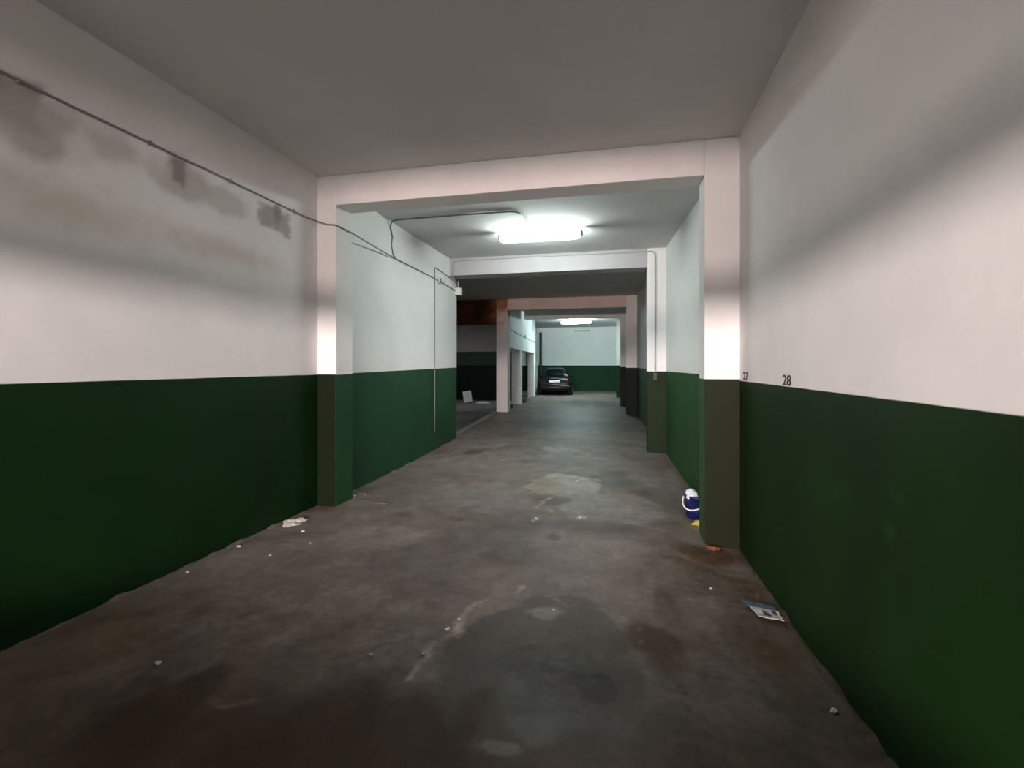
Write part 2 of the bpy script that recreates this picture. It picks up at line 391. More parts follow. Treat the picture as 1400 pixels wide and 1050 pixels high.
def left_col(x,y,z):
    c=(1,1,1)
    if z<1.4: 
        k=1+.35*fbm(y,z,1.3,61); return (k,k,k)
    k=1+.05*fbm(y,z,2,60); c=(k,k,k)
    for i,(cy,cz,ry,rz,soft,tone,st,sq) in enumerate(LEFT_ST):
        if abs(y-cy)>2*ry or abs(z-cz)>2*rz: continue
        t=smask(y,z,cy,cz,ry,rz,soft,i,na=.45,sq=sq)
        c=mixc(c,tuple(q*.88 for q in tone),min(1,t*(st+.15)))
    return c
def right_col(x,y,z):
    if z<1.36:
        k=1+.45*fbm(y,z,1.4,71); c=(k,k,k)
        for i,(cy,cz,ry,rz,tone) in enumerate([(2.16,.86,.09,.06,(2.2,2.0,1.9)),(2.12,1.0,.07,.045,(1.8,1.8,1.9)),(2.6,.9,.18,.10,(1.5,1.4,1.3)),(3.9,.5,.5,.5,(1.3,1.15,1.05))]):  # small pale spots paint soft reflections into the green
            t=smask(y,z,cy,cz,ry,rz,.8,i+20); c=mixc(c,tone,t*.7)
        if z<.12:
            t=1-sstep(-.10,.08+.15*fbm(y,0,5,3),z); c=mixc(c,(2.0,1.1,.8),.4*t)
        return c
    k=1+.05*fbm(y,z,1.6,70)
    return (k,k*.995,k*.985)
def stained_wall(name, x, y0,y1,z0,z1, back, mat, colf, step=.035):
    bm=bmesh.new(); ny=int((y1-y0)/step); nz=int((z1-z0)/step)
    rows=[[(x,y0+(y1-y0)*i/ny,z0+(z1-z0)*j/nz) for i in range(ny+1)] for j in range(nz+1)]
    vr,lay=color_grid(bm,rows,colf)
    c=[bm.verts.new((back,yy,zz)) for yy,zz in ((y0,z0),(y1,z0),(y1,z1),(y0,z1))]
    for v in c: v[lay]=(1,1,1,1)
    bm.faces.new(c)
    bm.faces.new([v for v in vr[0]]+[c[1],c[0]]); bm.faces.new([v for v in vr[-1]]+[c[2],c[3]])
    bm.faces.new([r[0] for r in vr]+[c[3],c[0]]); bm.faces.new([r[-1] for r in vr]+[c[2],c[1]])
    return tag(link(name,bm,mat),kind='structure')
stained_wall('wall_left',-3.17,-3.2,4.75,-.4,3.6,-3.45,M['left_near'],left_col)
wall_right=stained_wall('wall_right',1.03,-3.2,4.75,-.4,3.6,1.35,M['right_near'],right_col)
def wall_poly(name,pts,z0,z1,mat,**k):
    bm=bmesh.new(); prism(bm,pts,z0,z1); return tag(link(name,bm,mat),kind='structure',**k)
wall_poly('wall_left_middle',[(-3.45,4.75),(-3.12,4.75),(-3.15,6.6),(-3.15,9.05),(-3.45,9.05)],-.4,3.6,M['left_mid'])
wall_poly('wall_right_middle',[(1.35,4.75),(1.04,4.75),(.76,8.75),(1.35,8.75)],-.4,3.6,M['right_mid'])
wall_poly('wall_right_far',[(1.35,8.75),(.755,8.75),(.46,14.4),(.30,17.3),(.10,21.3),(-.15,26),(1.35,26)],-.4,3.6,M['right_far'])
# end wall and side room
wall_poly('wall_end',[(-10.2,25.6),(1.35,25.6),(1.35,25.9),(-10.2,25.9)],-.4,3.6,M['end'])
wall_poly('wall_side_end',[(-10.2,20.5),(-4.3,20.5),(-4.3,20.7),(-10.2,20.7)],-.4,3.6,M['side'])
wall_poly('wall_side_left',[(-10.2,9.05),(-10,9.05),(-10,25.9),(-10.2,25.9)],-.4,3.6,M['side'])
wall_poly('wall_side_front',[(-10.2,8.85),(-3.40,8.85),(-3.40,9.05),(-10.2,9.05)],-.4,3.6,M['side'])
# kerb along the raised lane
bm=bmesh.new(); n=40
top=[]
for i in range(n+1):
    y=9.06+(14.28-9.06)*i/n; x=-3.30+(-3.72+3.30)*(y-9.05)/5.25
    w=.02*fbm(y,0,2,5)
    top.append((x-.06+w,x+.10+w,y,fz(x,y)+.012))
vs=[[bm.verts.new((a,y,-.05)),bm.verts.new((a,y,z)),bm.verts.new((b_,y,z)),bm.verts.new((b_,y,-.05))] for a,b_,y,z in top]
for p,q in zip(vs,vs[1:]):
    for k in range(4): bm.faces.new((p[k],p[(k+1)%4],q[(k+1)%4],q[k]))
bm.faces.new(vs[0]); bm.faces.new(vs[-1][::-1])
tag(link('kerb',bm,M['kerb']),'pale concrete kerb edging the lane beside the dark side room','kerb',kind='structure')
# ceiling
bm=bmesh.new(); box(bm,-10.2,1.35,-9.6,26,3.53,3.75)
tag(link('ceiling',bm,M['ceiling']),kind='structure')

# unseen rear wall added behind the viewer, its slots shaped to mask the light
bm=bmesh.new()
box(bm,-3.45,1.35,-3.35,-3.15,-.4,1.33); box(bm,-3.45,1.35,-3.35,-3.15,2.61,3.6)
box(bm,-3.45,-3.1,-3.35,-3.15,1.33,2.6); box(bm,.96,1.35,-3.35,-3.15,1.33,2.6)
box(bm,-3.1,-1.75,-3.35,-3.15,2.15,2.61); box(bm,-.38,.96,-3.35,-3.15,2.15,2.61)
box(bm,-1.83,-1.75,-5.2,-3.35,2.235,2.61); box(bm,-.38,-.30,-5.2,-3.35,2.235,2.61)  # added side plates behind the upper slot, cutting off oblique light
tag(link('wall_rear_mask',bm,M['plaster']),kind='structure')
bm=bmesh.new(); box(bm,-3.1,.96,-3.27,-3.23,2.125,2.235)  # unseen bar added to cast the dark band across the pillars
tag(link('shadow_bar',bm,M['cold_white']),kind='structure')
bm=bmesh.new(); box(bm,-6.2,3.8,-9.6,-3.2,-.3,-.02)
tag(link('floor_entrance',bm,M['sidefloor']),kind='structure')
for nm,a,b_ in (('wall_entrance_left',-6.4,-6.2),('wall_entrance_right',3.8,4.0)):
    bm=bmesh.new(); box(bm,a,b_,-9.6,-3.2,-.3,3.6); tag(link(nm,bm,M['plaster']),kind='structure')
bm=bmesh.new(); box(bm,-6.4,-3.45,-3.35,-3.2,-.3,3.6); box(bm,1.35,4,-3.35,-3.2,-.3,3.6)
tag(link('wall_entrance_front',bm,M['plaster']),kind='structure')
bm=bmesh.new(); box(bm,-6.4,4.0,-9.8,-9.6,-.3,3.6)
tag(link('wall_entrance_back',bm,M['plaster']),kind='structure')

# ------------------------------------------------------------------ pillars and beams
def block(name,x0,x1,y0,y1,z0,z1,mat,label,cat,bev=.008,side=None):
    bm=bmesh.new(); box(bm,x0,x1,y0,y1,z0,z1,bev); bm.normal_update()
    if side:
        for f in bm.faces: f.material_index=1 if abs(f.normal.x)>.8 else 0  # lit and shaded greens assigned by face direction
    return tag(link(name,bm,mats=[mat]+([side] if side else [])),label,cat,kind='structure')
block('pillar',-3.2,-2.95,4.6,4.93,-.3,3.53,M['pillar_left_shaded'],'nearest pillar on the left wall, white over green, with a cable across it','pillar',side=M['left_mid'])
block('pillar',.736,1.06,4.6,4.9,-.4,3.53,M['pillar_right_shaded'],'nearest pillar on the right wall, white over green, beside the blue bucket','pillar',side=M['right_pillar_lit_side'])
block('ceiling_beam',-2.95,.736,4.6,4.9,3.21,3.53,M['plaster'],'nearest white ceiling beam spanning the lane in front of the lit tube lamp','beam')
block('pillar',.456,.80,8.65,9.0,-.3,3.53,M['pillar_mid'],'bright white second pillar on the right wall with a thin conduit down its face','pillar')
block('ceiling_beam',-3.16,.456,8.65,9.03,3.20,3.53,M['beam_mid'],'bright white second ceiling beam just beyond the near tube lamp','beam')
block('pillar',.165,.50,14.3,14.62,-.2,3.53,M['pillar_far'],'third pillar on the right wall, grey above and almost black green below','pillar')
block('ceiling_beam',-3.35,.165,14.3,14.62,3.19,3.53,M['pinkbeam'],'pinkish third ceiling beam with peeling plaster at its left end','beam')
block('pillar',0.0,.35,17.2,17.5,-.2,3.53,M['pillar_far'],'fourth pillar on the right wall, a narrow bright edge beyond the third','pillar')
block('ceiling_beam',-3.4,0.0,17.2,17.5,3.19,3.53,M['cold_white'],'fourth ceiling beam, in front of the far lit lamp','beam')
block('pillar',-.17,.15,21.2,21.5,-.2,3.53,M['end'],'farthest pillar on the right, next to the end wall','pillar')
# row of columns on the left beyond the side room opening
block('pillar',-3.70,-3.35,14.3,14.66,-.2,3.53,M['peeled'],'tall white pillar with rusty peeled plaster at its top, beside the side room','pillar',.015)
block('column',-3.87,-3.55,17.2,17.56,-.2,2.10,M['cold_white'],'middle short white column under the lintel wall on the left','column')
block('column',-4.02,-3.74,21.1,21.5,-.2,2.10,M['cold_white'],'farthest short white column under the lintel wall, before the parked car','column')
bm=bmesh.new(); prism(bm,[(-3.62,14.66),(-3.36,14.66),(-3.55,17.56),(-3.745,21.5),(-4.0,21.5),(-3.82,17.4)],2.06,3.53)
tag(link('wall_lintel',bm,M['cold_white']),'white lintel wall above the openings between the left columns','wall',kind='structure')
block('ceiling_beam',-10,-3.70,14.3,14.62,2.78,3.53,M['rust'],'rusty brown beam across the dark side room on the left','beam')
block('pillar',-4.75,-4.30,25.2,25.6,0,3.53,M['cold_white'],'pale unpainted pillar against the end wall, left of the dark downpipe','pillar')
# downpipe
bm=bmesh.new(); tube(bm,[(-4.14,25.50,.15),(-4.14,25.50,1.0),(-4.14,25.50,2.0),(-4.14,25.50,3.28)],.065,12)
o=link('downpipe',bm,M['pipe'],smooth=True); tag(o,'dark vertical downpipe on the end wall, left of the parked car','pipe')
for z in (1.9,3.1):
    bm=bmesh.new(); tube(bm,[(-4.14,25.50,z-.02),(-4.14,25.50,z+.02)],.078,12); box(bm,-4.18,-4.10,25.5,25.61,z-.015,z+.015)
    link('pipe_clip',bm,M['black'],o)

# ------------------------------------------------------------------ lamps
def batten(label, loc, mat, L=1.27):
    t=thing('tube_lamp',label,'lamp',loc)
    bm=bmesh.new(); box(bm,-L/2,L/2,-.024,.024,-.035,0,.006)
    link('housing',bm,M['housing'],t)
    for s in (-1,1):
        bm=bmesh.new(); box(bm,s*(L/2-.012)-.012,s*(L/2-.012)+.012,-.055,.055,-.075,.002,.004); link('end_cap',bm,M['housing'],t)
    # capsule shaped diffuser
    bm=bmesh.new(); n=14; a=L/2-.03; rings=[]
    for i in range(n+1):
        ph=math.pi*i/n; s=-math.cos(ph)
        x=a*math.copysign(abs(s)**.35,s); r=abs(math.sin(ph))**.45
        rings.append([bm.verts.new((x,.062*r*math.cos(q),-.068+.046*r*math.sin(q))) for q in [2*math.pi*k/16 for k in range(16)]])
    for p,q in zip(rings[1:-1],rings[2:-1]):
        for k in range(16): bm.faces.new((p[k],p[(k+1)%16],q[(k+1)%16],q[k]))
    bm.faces.new(rings[1]); bm.faces.new(rings[-2][::-1])
    link('diffuser',bm,mat,t,smooth=True)
    return t
l1=batten('bright tube lamp hanging below the ceiling between the two nearest beams',(-1.17,7.12,3.475),M['tube'])
for s in (-.45,.45):
    bm=bmesh.new(); tube(bm,[(s,0,0),(s,0,.056)],.008); link('hanger',bm,M['housing'],l1)
l2=batten('small glowing tube lamp far down the lane above the parked car',(-1.86,20.9,3.43),M['tube_far'],L=1.36)
for s in (-.45,.45):
    bm=bmesh.new(); tube(bm,[(s,0,0),(s,0,.11)],.008); link('hanger',bm,M['housing'],l2)
t=thing('wall_batten','unlit thin lamp batten with white ends high on the far end wall','lamp',(-1.95,25.54,3.33))
bm=bmesh.new(); box(bm,-.46,.46,-.03,.06,-.025,.025,.004); link('housing',bm,M['housing'],t)
for s in (-1,1):
    bm=bmesh.new(); box(bm,s*.50-.055,s*.50+.055,-.07,.06,-.05,.05,.012); link('end_cap',bm,M['capwhite'],t)

# ------------------------------------------------------------------ conduits
def arc(p0,p1,p2,r,n=5):
    p0,p1,p2=map(Vector,(p0,p1,p2)); a=p1+(p0-p1).normalized()*r; b=p1+(p2-p1).normalized()*r
    return [tuple((1-t)**2*a+2*t*(1-t)*p1+t*t*b) for t in [i/n for i in range(n+1)]]
def wob(x,y0,y1,z,n=24,amp=.012,seed=0):
    return [(x,y0+(y1-y0)*i/n,z+amp*2*fbm(i*.35,seed,1,seed)) for i in range(n+1)]
bm=bmesh.new()
pts=wob(-3.158,-3.1,4.50,3.035,60,.010,1)
pts+= [(-3.13,4.575,3.03),(-3.05,4.585,3.005),(-2.965,4.588,2.995),(-2.938,4.62,2.99),(-2.938,4.93,2.99)]
pts+= [(-3.0,5.3,3.0),(-3.07,5.85,3.015),(-3.132,6.4,3.03),(-3.138,7.6,3.02),(-3.138,8.3,3.0),(-3.138,9.0,2.96)]
tube(bm,pts,.0085,8)
o=link('wall_cable',bm,M['conduit'],smooth=True); tag(o,'long grey cable running high along the left wall and across the near pillar','cable')
for y in (1.2,1.95,2.7,3.4,4.2):
    bm=bmesh.new(); box(bm,-3.172,-3.150,y-.008,y+.008,3.02,3.05,.003); link('cable_clip',bm,M['conduit'],o)
# branch up the wall, over the ceiling and down to the lamp
bm=bmesh.new()
pts=[(-3.13,6.36,3.03),(-3.137,6.30,3.08),(-3.135,6.24,3.2),(-3.137,6.28,3.32)]+arc((-3.135,6.22,3.4),(-3.12,6.18,3.517),(-2.9,6.16,3.517),.09)
pts+=[(-2.3,6.16,3.519),(-1.8,6.15,3.517)]+arc((-1.7,6.16,3.518),(-1.30,6.16,3.518),(-1.28,6.6,3.518),.16)+[(-1.27,6.9,3.518),(-1.262,7.08,3.51),(-1.262,7.10,3.48)]
tube(bm,pts,.010,8)
tag(link('lamp_conduit',bm,M['conduit'],smooth=True),'thin conduit climbing the wall and crossing the ceiling to the near tube lamp','conduit')
# second drop line near the wall end
bm=bmesh.new()
tube(bm,[(-3.140,9.0,3.14),(-3.140,8.5,3.17)]+arc((-3.140,8.2,3.2),(-3.140,7.88,3.215),(-3.140,7.88,3.0),.06)+[(-3.140,7.88,z) for z in (2.9,2.4,1.9,1.4,.9,.35)],.008,8)
tag(link('drop_conduit',bm,M['conduit'],smooth=True),'thin conduit loop dropping down the left wall to the green dado','conduit')
t=thing('junction_box','small round junction box on the left wall cable near the corner','box',(-3.149,8.08,3.015))
bm=bmesh.new(); box(bm,0,.035,-.05,.05,-.05,.05,.01); link('body',bm,M['box'],t)
bm=bmesh.new(); box(bm,.035,.04,-.04,.04,-.04,.04,.002); link('lid',bm,M['conduit'],t)
# sensor box at the corner of the left wall
t=thing('sensor_box','ivory box fixed on the wall corner below the second beam','box',(-3.115,9.00,2.955))
bm=bmesh.new(); box(bm,-.04,.085,-.06,.06,-.075,.065,.012); link('body',bm,M['box'],t)
bm=bmesh.new(); box(bm,0,.03,.0,.03,.09,.2,.005); tube(bm,[(.015,.015,.06),(.015,.015,.1)],.01); link('bracket',bm,M['conduit_white'],t)
# painted conduit along the second beam
bm=bmesh.new()
tube(bm,[(-3.085,8.95,3.03),(-3.10,8.80,3.10),(-3.085,8.64,3.2),(-3.07,8.632,3.3)]+arc((-3.07,8.632,3.35),(-3.06,8.632,3.475),(-2.8,8.632,3.475),.09)+
     [(-2,8.634,3.478),(-1,8.634,3.48),(0,8.634,3.475)]+arc((.3,8.634,3.475),(.585,8.634,3.475),(.585,8.634,3.3),.09)+[(.585,8.634,z) for z in (3.2,2.7,2.3,1.8,1.42)],.011,8)
o=link('beam_conduit',bm,M['conduit_white'],smooth=True); tag(o,'white painted conduit along the second beam and down the second right pillar','conduit')
t=thing('switch_box','small dark green switch box on the second right pillar','switch',(.585,8.65,1.32))
bm=bmesh.new(); box(bm,-.035,.035,-.03,0,-.07,.06,.008); link('body',bm,simple('green_box',(.012,.03,.014),.5),t)
bm=bmesh.new(); box(bm,-.015,.015,-.036,-.028,-.02,.02,.003); link('rocker',bm,M['black'],t)
# cable on the lintel wall
bm=bmesh.new(); tube(bm,[(-3.37,14.8,2.64),(-3.45,16.2,2.62),(-3.54,17.56,2.60),(-3.60,18.5,2.58),(-3.73,21.4,2.55)],.014,8)
tag(link('lintel_cable',bm,M['conduit'],smooth=True),'thin cable running along the white lintel wall','cable')
bm=bmesh.new(); box(bm,-3.60,-3.535,18.2,18.35,2.55,2.68,.01)
tag(link('cable_box',bm,M['box']),'little box on the cable of the lintel wall','box')

# ------------------------------------------------------------------ painted bay numbers
def number(txt, x, y0,y1, z0,z1, label, parent, flip=False):
    cu=bpy.data.curves.new('number','FONT'); cu.body=txt; cu.size=1; cu.offset=.012
    ob=bpy.data.objects.new('number_tmp',cu); COL.objects.link(ob); bpy.context.view_layer.update()
    me=bpy.data.meshes.new_from_object(ob.evaluated_get(bpy.context.evaluated_depsgraph_get()))
    bpy.data.objects.remove(ob); 
    xs=[v.co.x for v in me.vertices]; ys=[v.co.y for v in me.vertices]
    a,b_,c,d=min(xs),max(xs),min(ys),max(ys)
    for v in me.vertices:
        u=(v.co.x-a)/(b_-a); w=(v.co.y-c)/(d-c)
        v.co=Vector((x, y0+(y1-y0)*u, z0+(z1-z0)*w))
    bm=bmesh.new(); bm.from_mesh(me)
    r=bmesh.ops.extrude_face_region(bm,geom=bm.faces[:])
    dx=.002 if not flip else -.002
    for v in [g for g in r['geom'] if isinstance(g,bmesh.types.BMVert)]: v.co.x+=dx
    o=link('painted_number',bm,M['blackpaint'],parent)
    o['label']=label
    return o
number('28',1.027,3.44,3.285,1.374,1.442,'black painted number 28',wall_right)
number('27',1.027,4.475,4.315,1.376,1.446,'small black painted number 27',wall_right)
number('21',-3.152,6.93,7.12,1.450,1.52,'small black painted number',bpy.data.objects['wall_left_middle'],True)

# ------------------------------------------------------------------ bucket
fzb=fz(.78,5.40)
t=thing('bucket','blue plastic bucket half hidden behind the near right pillar','bucket',(.79,5.38,fzb+.004))
bm=bmesh.new()
rg=lathe(bm,[(.095,0),(.108,.005),(.118,.10),(.130,.225),(.139,.228),(.139,.245),(.128,.245),(.114,.10),(.098,.012)],36)
bm.faces.new(rg[0][::-1]); bm.faces.new(rg[-1])
link('body',bm,M['bluepl'],t,smooth=True)
bm=bmesh.new()
hp=[]
for i in range(17):
    a=math.pi*i/16
    hp.append((-.139*math.cos(a), -.150*math.sin(a)-.005, .225-.115*math.sin(a)))
tube(bm,hp,.0085,8); 
for s in (-1,1): box(bm,s*.139-.012,s*.139+.012,-.02,.02,.20,.235,.004)
link('handle',bm,M['handle'],t,smooth=True).rotation_euler=(0,0,R(-38))
bm=bmesh.new(); lump(bm,(-.02,0,.265),(.10,.085,.055),3,.5,3); lump(bm,(.06,-.02,.30),(.05,.04,.06),8,.5,3); lump(bm,(-.06,-.03,.25),(.06,.06,.045),5,.4,3)
for v in bm.verts: v.co.z=max(v.co.z,.19)
o=link('rag',bm,M['rag'],smooth=True); o.location=(.79,5.38,fzb+.004); tag(o,'pale crumpled rag stuffed in the top of the blue bucket','rag')
bm=bmesh.new(); lump(bm,(0,0,.02),(.11,.09,.045),4,.45,3)
o=link('yellow_cloth',bm,M['yellow'],smooth=True); o.location=(.83,5.13,fz(.83,5.13)+.002); tag(o,'yellow cloth lying on the floor at the foot of the blue bucket','cloth')

# ------------------------------------------------------------------ litter on the floor
def onfloor(x,y,dz=.004): return (x,y,fz(x,y)+dz)
# sheet of paper with a blue card
def sheet(name,mat,pts,label,cat,th=.004,parent=None,dz=.006,bump=.008,seed=0):
    bm=bmesh.new(); n=10
    (x0,y0),(x1,y1),(x2,y2),(x3,y3)=pts
    def P(u,v):
        x=(x0*(1-u)+x1*u)*(1-v)+(x3*(1-u)+x2*u)*v; y=(y0*(1-u)+y1*u)*(1-v)+(y3*(1-u)+y2*u)*v
        return x,y,fz(x,y)+dz+bump*abs(fbm(x*9,y*9,1,seed))*2
    a=[[bm.verts.new(P(i/n,j/n)) for i in range(n+1)] for j in range(n+1)]
    lo=[[bm.verts.new((v.co.x,v.co.y,v.co.z-th)) for v in r] for r in a]
    for j in range(n):
        for i in range(n):
            bm.faces.new((a[j][i],a[j][i+1],a[j+1][i+1],a[j+1][i])); bm.faces.new((lo[j][i],lo[j+1][i],lo[j+1][i+1],lo[j][i+1]))
    rim=[(0,i) for i in range(n)]+[(i,n) for i in range(n)]+[(n,n-i) for i in range(n)]+[(n-i,0) for i in range(n)]
    for p,q in zip(rim,rim[1:]+rim[:1]): bm.faces.new((a[p[0]][p[1]],a[q[0]][q[1]],lo[q[0]][q[1]],lo[p[0]][p[1]]))
    o=link(name,bm,mat,parent)
    if label: tag(o,label,cat)
    return o
pp=sheet('paper_sheet',M['paper'],[(.845,3.27),(.98,3.25),(.985,3.40),(.82,3.42)],'crumpled white printed paper on the floor by the near right wall','paper',bump=.02,seed=3,dz=.02)
o=sheet('print',M['darkprint'],[(.880,3.305),(.915,3.285),(.925,3.315),(.885,3.36)],None,None,parent=pp,dz=.0235,bump=.02,seed=3)
o=sheet('print',M['darkprint'],[(.945,3.33),(.965,3.33),(.965,3.375),(.94,3.375)],None,None,parent=pp,dz=.0235,bump=.02,seed=3)
sheet('card',M['bluepaper'],[(.80,3.425),(.985,3.405),(.985,3.475),(.795,3.485)],'dark blue card lying on the floor beside the white paper','card',bump=.012,seed=6,dz=.018)
# rust coloured dirt at the foot of the right pillar
bm=bmesh.new(); lump(bm,(0,0,.0),(.17,.07,.025),2,.5,3); lump(bm,(.06,-.03,.0),(.10,.05,.03),5,.5,3); lump(bm,(-.10,.02,0),(.08,.05,.018),7,.5,3)
o=link('dirt_pile',bm,M['dirt'],smooth=True); o.location=onfloor(.89,4.50,.012); tag(o,'rust brown dirt heaped at the foot of the near right pillar','dirt')
# plaster rubble at the left wall
bm=bmesh.new(); lump(bm,(0,0,.02),(.05,.09,.05),11,.6,3); lump(bm,(.0,.05,.04),(.03,.03,.055),13,.5,2); lump(bm,(.05,-.06,.0),(.08,.10,.03),14,.5,3)
o=link('rubble_pile',bm,M['chip'],smooth=False); o.location=onfloor(-3.09,4.10,-.002); tag(o,'pale plaster rubble piled against the foot of the left wall','rubble')
# crumbled mortar line along the walls
def mortar(name,x,y0,y1,side,label,seed,mt='mortar'):
    bm=bmesh.new(); n=int((y1-y0)/.03); rows=[]
    for i in range(n+1):
        y=y0+(y1-y0)*i/n; xx=x(y)
        w=.025+.035*abs(fbm(y,0,4,seed)); h=.002+.06*max(0,fbm(y,5,5,seed)); z=fz(xx,y)
        rows.append([bm.verts.new((xx,y,z-.02)),bm.verts.new((xx,y,z+h)),bm.verts.new((xx+side*w*.6,y,z+h*.6)),bm.verts.new((xx+side*w*1.6,y,z-.004))])
    for p,q in zip(rows,rows[1:]):
        for k in range(3): bm.faces.new((p[k],p[k+1],q[k+1],q[k]))
        bm.faces.new((p[3],p[0],q[0],q[3]))
    bm.faces.new(rows[0]); bm.faces.new(rows[-1][::-1])
    o=link(name,bm,M[mt]); tag(o,label,'mortar',kind='structure')
mortar('trim_1',lambda y:-3.169,.5,4.58,1,'crumbled mortar along the foot of the near left wall',3)
mortar('trim_2',lambda y:-3.12-.03*min(1,(y-4.95)/1.7)+.002,4.95,9.0,1,'crumbled mortar along the foot of the left wall beyond the pillar',4)
mortar('trim_3',lambda y:1.029,.5,4.58,-1,'crumbled mortar along the foot of the near right wall',5,'mortar_dark')
# loose chips
def chip(seed,s):
    bm=bmesh.new(); lump(bm,(0,0,.3*s),(s,s*.7,s*.5),seed,.5,1); me=bpy.data.meshes.new('plaster_chip'); bm.to_mesh(me); bm.free(); me.materials.append(M['chip']); return me
base=[chip(i,.012+.004*i) for i in range(4)]
spots=[(-.40,2.95,0),(-1.26,2.28,0),(.62,3.60,1),(.93,2.42,2),(-2.27,1.98,1),(-3.02,4.02,2),(-2.8,3.85,1),(-2.98,5.02,2),(-2.9,5.1,0),(-1.23,18.1,3),(-.96,2.6,1),(-.93,2.72,0),(-.80,4.66,3),(-.38,4.8,3),(-.55,6.3,3),(-1.0,2.35,0),(-2.7,3.3,0),(-2.55,3.6,0),(-3.08,3.4,2),(-3.06,2.9,1),(-3.3,9.3,3)]
for x,y,k in spots:
    o=bpy.data.objects.new('plaster_chip',base[k]); COL.objects.link(o); o.location=onfloor(x,y,.0); o.rotation_euler=(0,0,random.random()*6)
    tag(o,'tiny pale plaster chip lying loose on the concrete floor','chip','loose plaster chips on the floor')
# twig / wire by the left pillar
bm=bmesh.new(); tube(bm,[onfloor(-2.88,4.86,.006),onfloor(-2.75,4.84,.012),onfloor(-2.6,4.80,.008),onfloor(-2.45,4.78,.008)],.006,6)
tag(link('wire',bm,M['cable_dark'],smooth=True),'short dark wire on the floor by the near left pillar','wire')

# ------------------------------------------------------------------ side room items
bm=bmesh.new(); box(bm,-.17,.17,-.012,.012,0,.46,.006)
o=link('board',bm,M['panel']); o.location=(-5.98,18.6,-.018); o.rotation_euler=(R(-12),R(-10),R(10)); o.location.z=.03
tag(o,'pale square board leaning in the dark side room','board')
bm=bmesh.new(); lump(bm,(0,0,.0),(.28,.16,.05),21,.3,3)
o=link('plastic_bag',bm,M['panel'],smooth=True); o.location=(-5.45,18.9,-.02); tag(o,'pale flattened bag on the side room floor','bag')
def stop(x,y,label):
    t=thing('wheel_stop',label,'wheel stop',(x,y,0))
    z=fz(max(x,-3.7),y) if x>-3.72 else -.02
    t.location.z=z
    bm=bmesh.new(); box(bm,-.10,.10,-.16,.16,0,.16,.03); link('block',bm,M['black'],t)
stop(-3.56,15.5,'black rubber block at the foot of the opening after the tall pillar')
stop(-3.60,18.0,'black rubber block beside the middle short column')
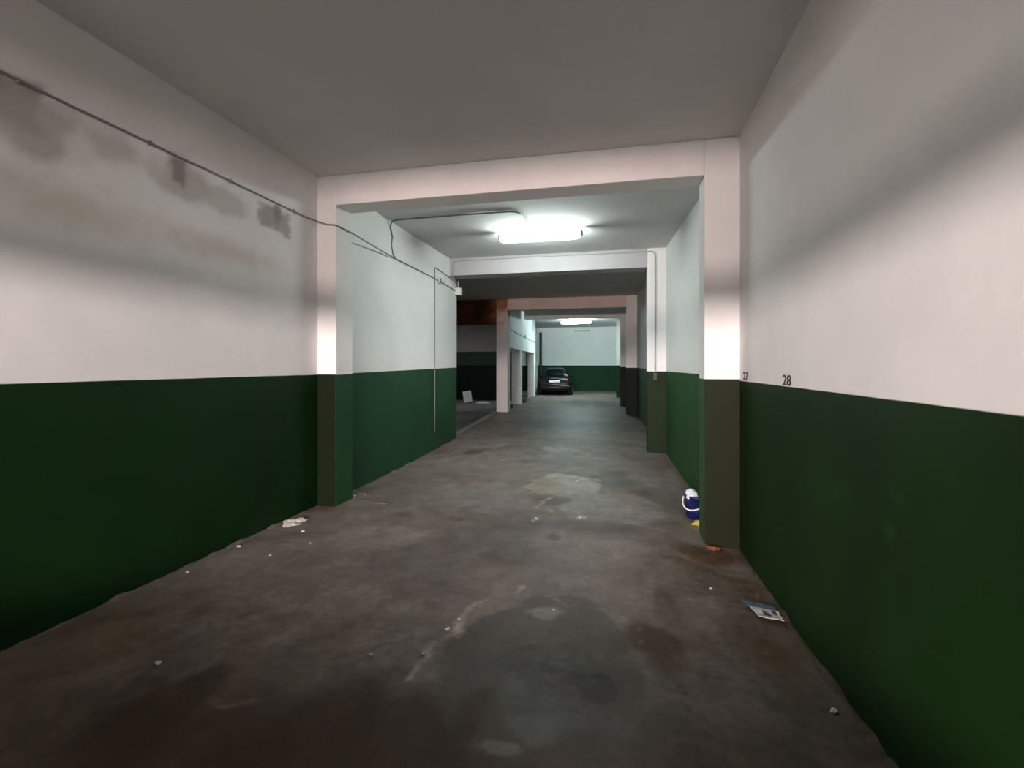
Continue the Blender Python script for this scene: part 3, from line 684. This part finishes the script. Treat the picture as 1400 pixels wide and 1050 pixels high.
# dark skirting on the middle column, as seen under its lit side
# ------------------------------------------------------------------ car
def build_car():
    H=1.0
    x,y=-2.93,21.95
    ang=math.atan2(-x,y)     # points straight away from the lane
    t=thing('car','dark hatchback parked at the far end, seen from behind','car',(x,y,fz(x,y)+.0),ang*.75)
    # y forward; rear bumper at y=0, length 3.2 (only as deep as the bay allows)
    def ring(bm,yy,prof):
        return [bm.verts.new((px,yy,pz)) for px,pz in prof]
    def sect(w,z0,z1,n=22,p=.62,pb=.42):
        out=[]
        for k in range(n):
            a=2*math.pi*k/n+math.pi/n; c,s=math.cos(a),math.sin(a)
            q=p if s>0 else pb
            out.append((w*math.copysign(abs(c)**q,c),(z0+z1)/2+(z1-z0)/2*math.copysign(abs(s)**(q*.8),s)))
        return out
    def loft(bm,secs):
        rs=[ring(bm,yy,s) for yy,s in secs]
        for a,b in zip(rs,rs[1:]):
            m=len(a)
            for k in range(m): bm.faces.new((a[k],a[(k+1)%m],b[(k+1)%m],b[k]))
        bm.faces.new(rs[0][::-1]); bm.faces.new(rs[-1])
    bm=bmesh.new()
    loft(bm,[(.0,sect(.66,.26,.62)),(.03,sect(.74,.20,.72)),(.10,sect(.79,.17,.84)),(.30,sect(.81,.16,.89)),(.9,sect(.82,.16,.88)),(1.6,sect(.82,.16,.86)),(2.1,sect(.82,.16,.82)),(2.7,sect(.80,.18,.74)),(2.95,sect(.74,.2,.66)),(3.05,sect(.64,.26,.56))])
    link('body',bm,M['carpaint'],t,smooth=True)
    bm=bmesh.new()
    def cab(w,z1): return [(x_*(1-.36*max(0,(z_-.80)/.465)),z_) for x_,z_ in sect(w,.74,z1,22,.35,.3)]
    loft(bm,[(.16,cab(.70,.88)),(.26,cab(.68,1.02)),(.42,cab(.66,1.17)),(.62,cab(.65,1.235)),(1.0,cab(.65,1.265)),(1.4,cab(.65,1.25)),(1.7,cab(.66,1.15)),(2.15,cab(.68,.86))])
    link('cabin',bm,M['carpaint'],t,smooth=True)
    # rear window: curved pane following the hatch
    bm=bmesh.new(); n=8
    rows=[]
    for j in range(6):
        v=j/5; z=.90+.27*v; yy=.150+.225*v**1.25-.012; w=.57-.16*v
        rows.append([bm.verts.new((w*(2*i/n-1),yy+.07*abs(2*i/n-1)**3,z-.02*abs(2*i/n-1)**3)) for i in range(n+1)])
    for a,b in zip(rows,rows[1:]):
        for i in range(n): bm.faces.new((a[i],a[i+1],b[i+1],b[i]))
    bmesh.ops.solidify(bm,geom=bm.faces[:],thickness=.008)
    link('rear_window',bm,M['glass'],t,smooth=True)
    for s in (-1,1):
        bm=bmesh.new(); a=[(s*.61,.45,.92),(s*.475,.62,1.17),(s*.475,1.45,1.17),(s*.61,2.0,.90)]
        v=[bm.verts.new(p) for p in a]; bm.faces.new(v); bmesh.ops.solidify(bm,geom=bm.faces[:],thickness=.02)
        link('side_window',bm,M['glass'],t)
        bm=bmesh.new(); box(bm,s*.69-.075,s*.69+.075,.01,.12,.55,.80,.03); link('tail_lamp',bm,M['tail'],t)
        bm=bmesh.new(); lump(bm,(s*.74,1.80,.86),(.06,.05,.05),2,.05,2); link('wing_mirror',bm,M['carpaint'],t,smooth=True)
        for yy in (.48,2.5):
            bm=bmesh.new(); seg=24
            for r0,w0,w1 in ((.27,.0,.19),):
                c=[[bm.verts.new((s*(.80-q),yy+rr*math.cos(2*math.pi*k/seg),.27+rr*math.sin(2*math.pi*k/seg))) for k in range(seg)] for rr,q in ((.16,.0),(.25,-.005),(.27,.02),(.27,.17),(.25,.19))]
                for p,q in zip(c,c[1:]):
                    for k in range(seg): bm.faces.new((p[k],p[(k+1)%seg],q[(k+1)%seg],q[k]))
                bm.faces.new(c[0]); bm.faces.new(c[-1])
            w=link('wheel',bm,M['black'],t,smooth=False)
            bm=bmesh.new()
            for k in range(5):
                a=2*math.pi*k/5; tube(bm,[(s*.805,yy,.27),(s*.805,yy+.14*math.cos(a),.27+.14*math.sin(a))],.018,6)
            link('wheel_spokes',bm,M['chrome'],w)
    bm=bmesh.new(); box(bm,-.72,.72,-.03,.12,.24,.46,.04); link('bumper',bm,M['carpaint'],t,smooth=True)
    bm=bmesh.new(); box(bm,-.24,.24,-.02,.02,.60,.70,.006); link('number_plate',bm,M['plate'],t)
    bm=bmesh.new(); box(bm,-.20,.16,-.01,.06,.765,.80,.008); link('hatch_handle',bm,M['chrome'],t)
    bm=bmesh.new(); box(bm,-.10,.16,-.045,-.01,.475,.505,.006); link('bumper_trim',bm,M['chrome'],t)
    bm=bmesh.new(); tube(bm,[(.1,.12,.93),(-.1,.10,.98),(-.28,.14,1.0)],.006,6); link('wiper',bm,M['black'],t)
    return t
build_car()

# ------------------------------------------------------------------ lights
def area(name,loc,rot,sx,sy,energy,col):
    l=bpy.data.lights.new(name,'AREA'); l.shape='RECTANGLE'; l.size=sx; l.size_y=sy; l.energy=energy; l.color=col
    o=bpy.data.objects.new(name,l); COL.objects.link(o); o.location=loc; o.rotation_euler=rot; return o
# entrance light: daylight-warm opening behind the rear wall
area('entrance_light',(-1.6,-7.2,2.2),(R(90),0,0),8,.22,2250,(1,.885,.865))
area('entrance_lamp',(-1.05,-7.1,2.2),(R(90),0,0),1.0,.14,560,(1,.70,.645))
area('side_room_fill',(-7.4,16.6,3.4),(0,0,0),1.2,.3,60,(1,.93,.9))  # unseen fill added to brighten the side room, no fixture there
w=bpy.data.worlds.new('world'); scene.world=w; w.use_nodes=True
w.node_tree.nodes['Background'].inputs[0].default_value=(.02,.02,.022,1); w.node_tree.nodes['Background'].inputs[1].default_value=1

# ------------------------------------------------------------------ camera
cam=bpy.data.cameras.new('camera'); co=bpy.data.objects.new('camera',cam); COL.objects.link(co)
co.location=(0,0,1.5); co.rotation_euler=(R(90),0,R(12.64))
cam.sensor_width=36; cam.lens=660/1400*36; cam.shift_y=-25/1400; cam.clip_start=.05; cam.clip_end=100
scene.camera=co
vs=scene.view_settings; vs.view_transform='Standard'; vs.look='None'; vs.gamma=1; vs.exposure=0; vs.use_curve_mapping=False
scene.cycles.use_denoising=True; scene.cycles.max_bounces=10; scene.cycles.diffuse_bounces=8
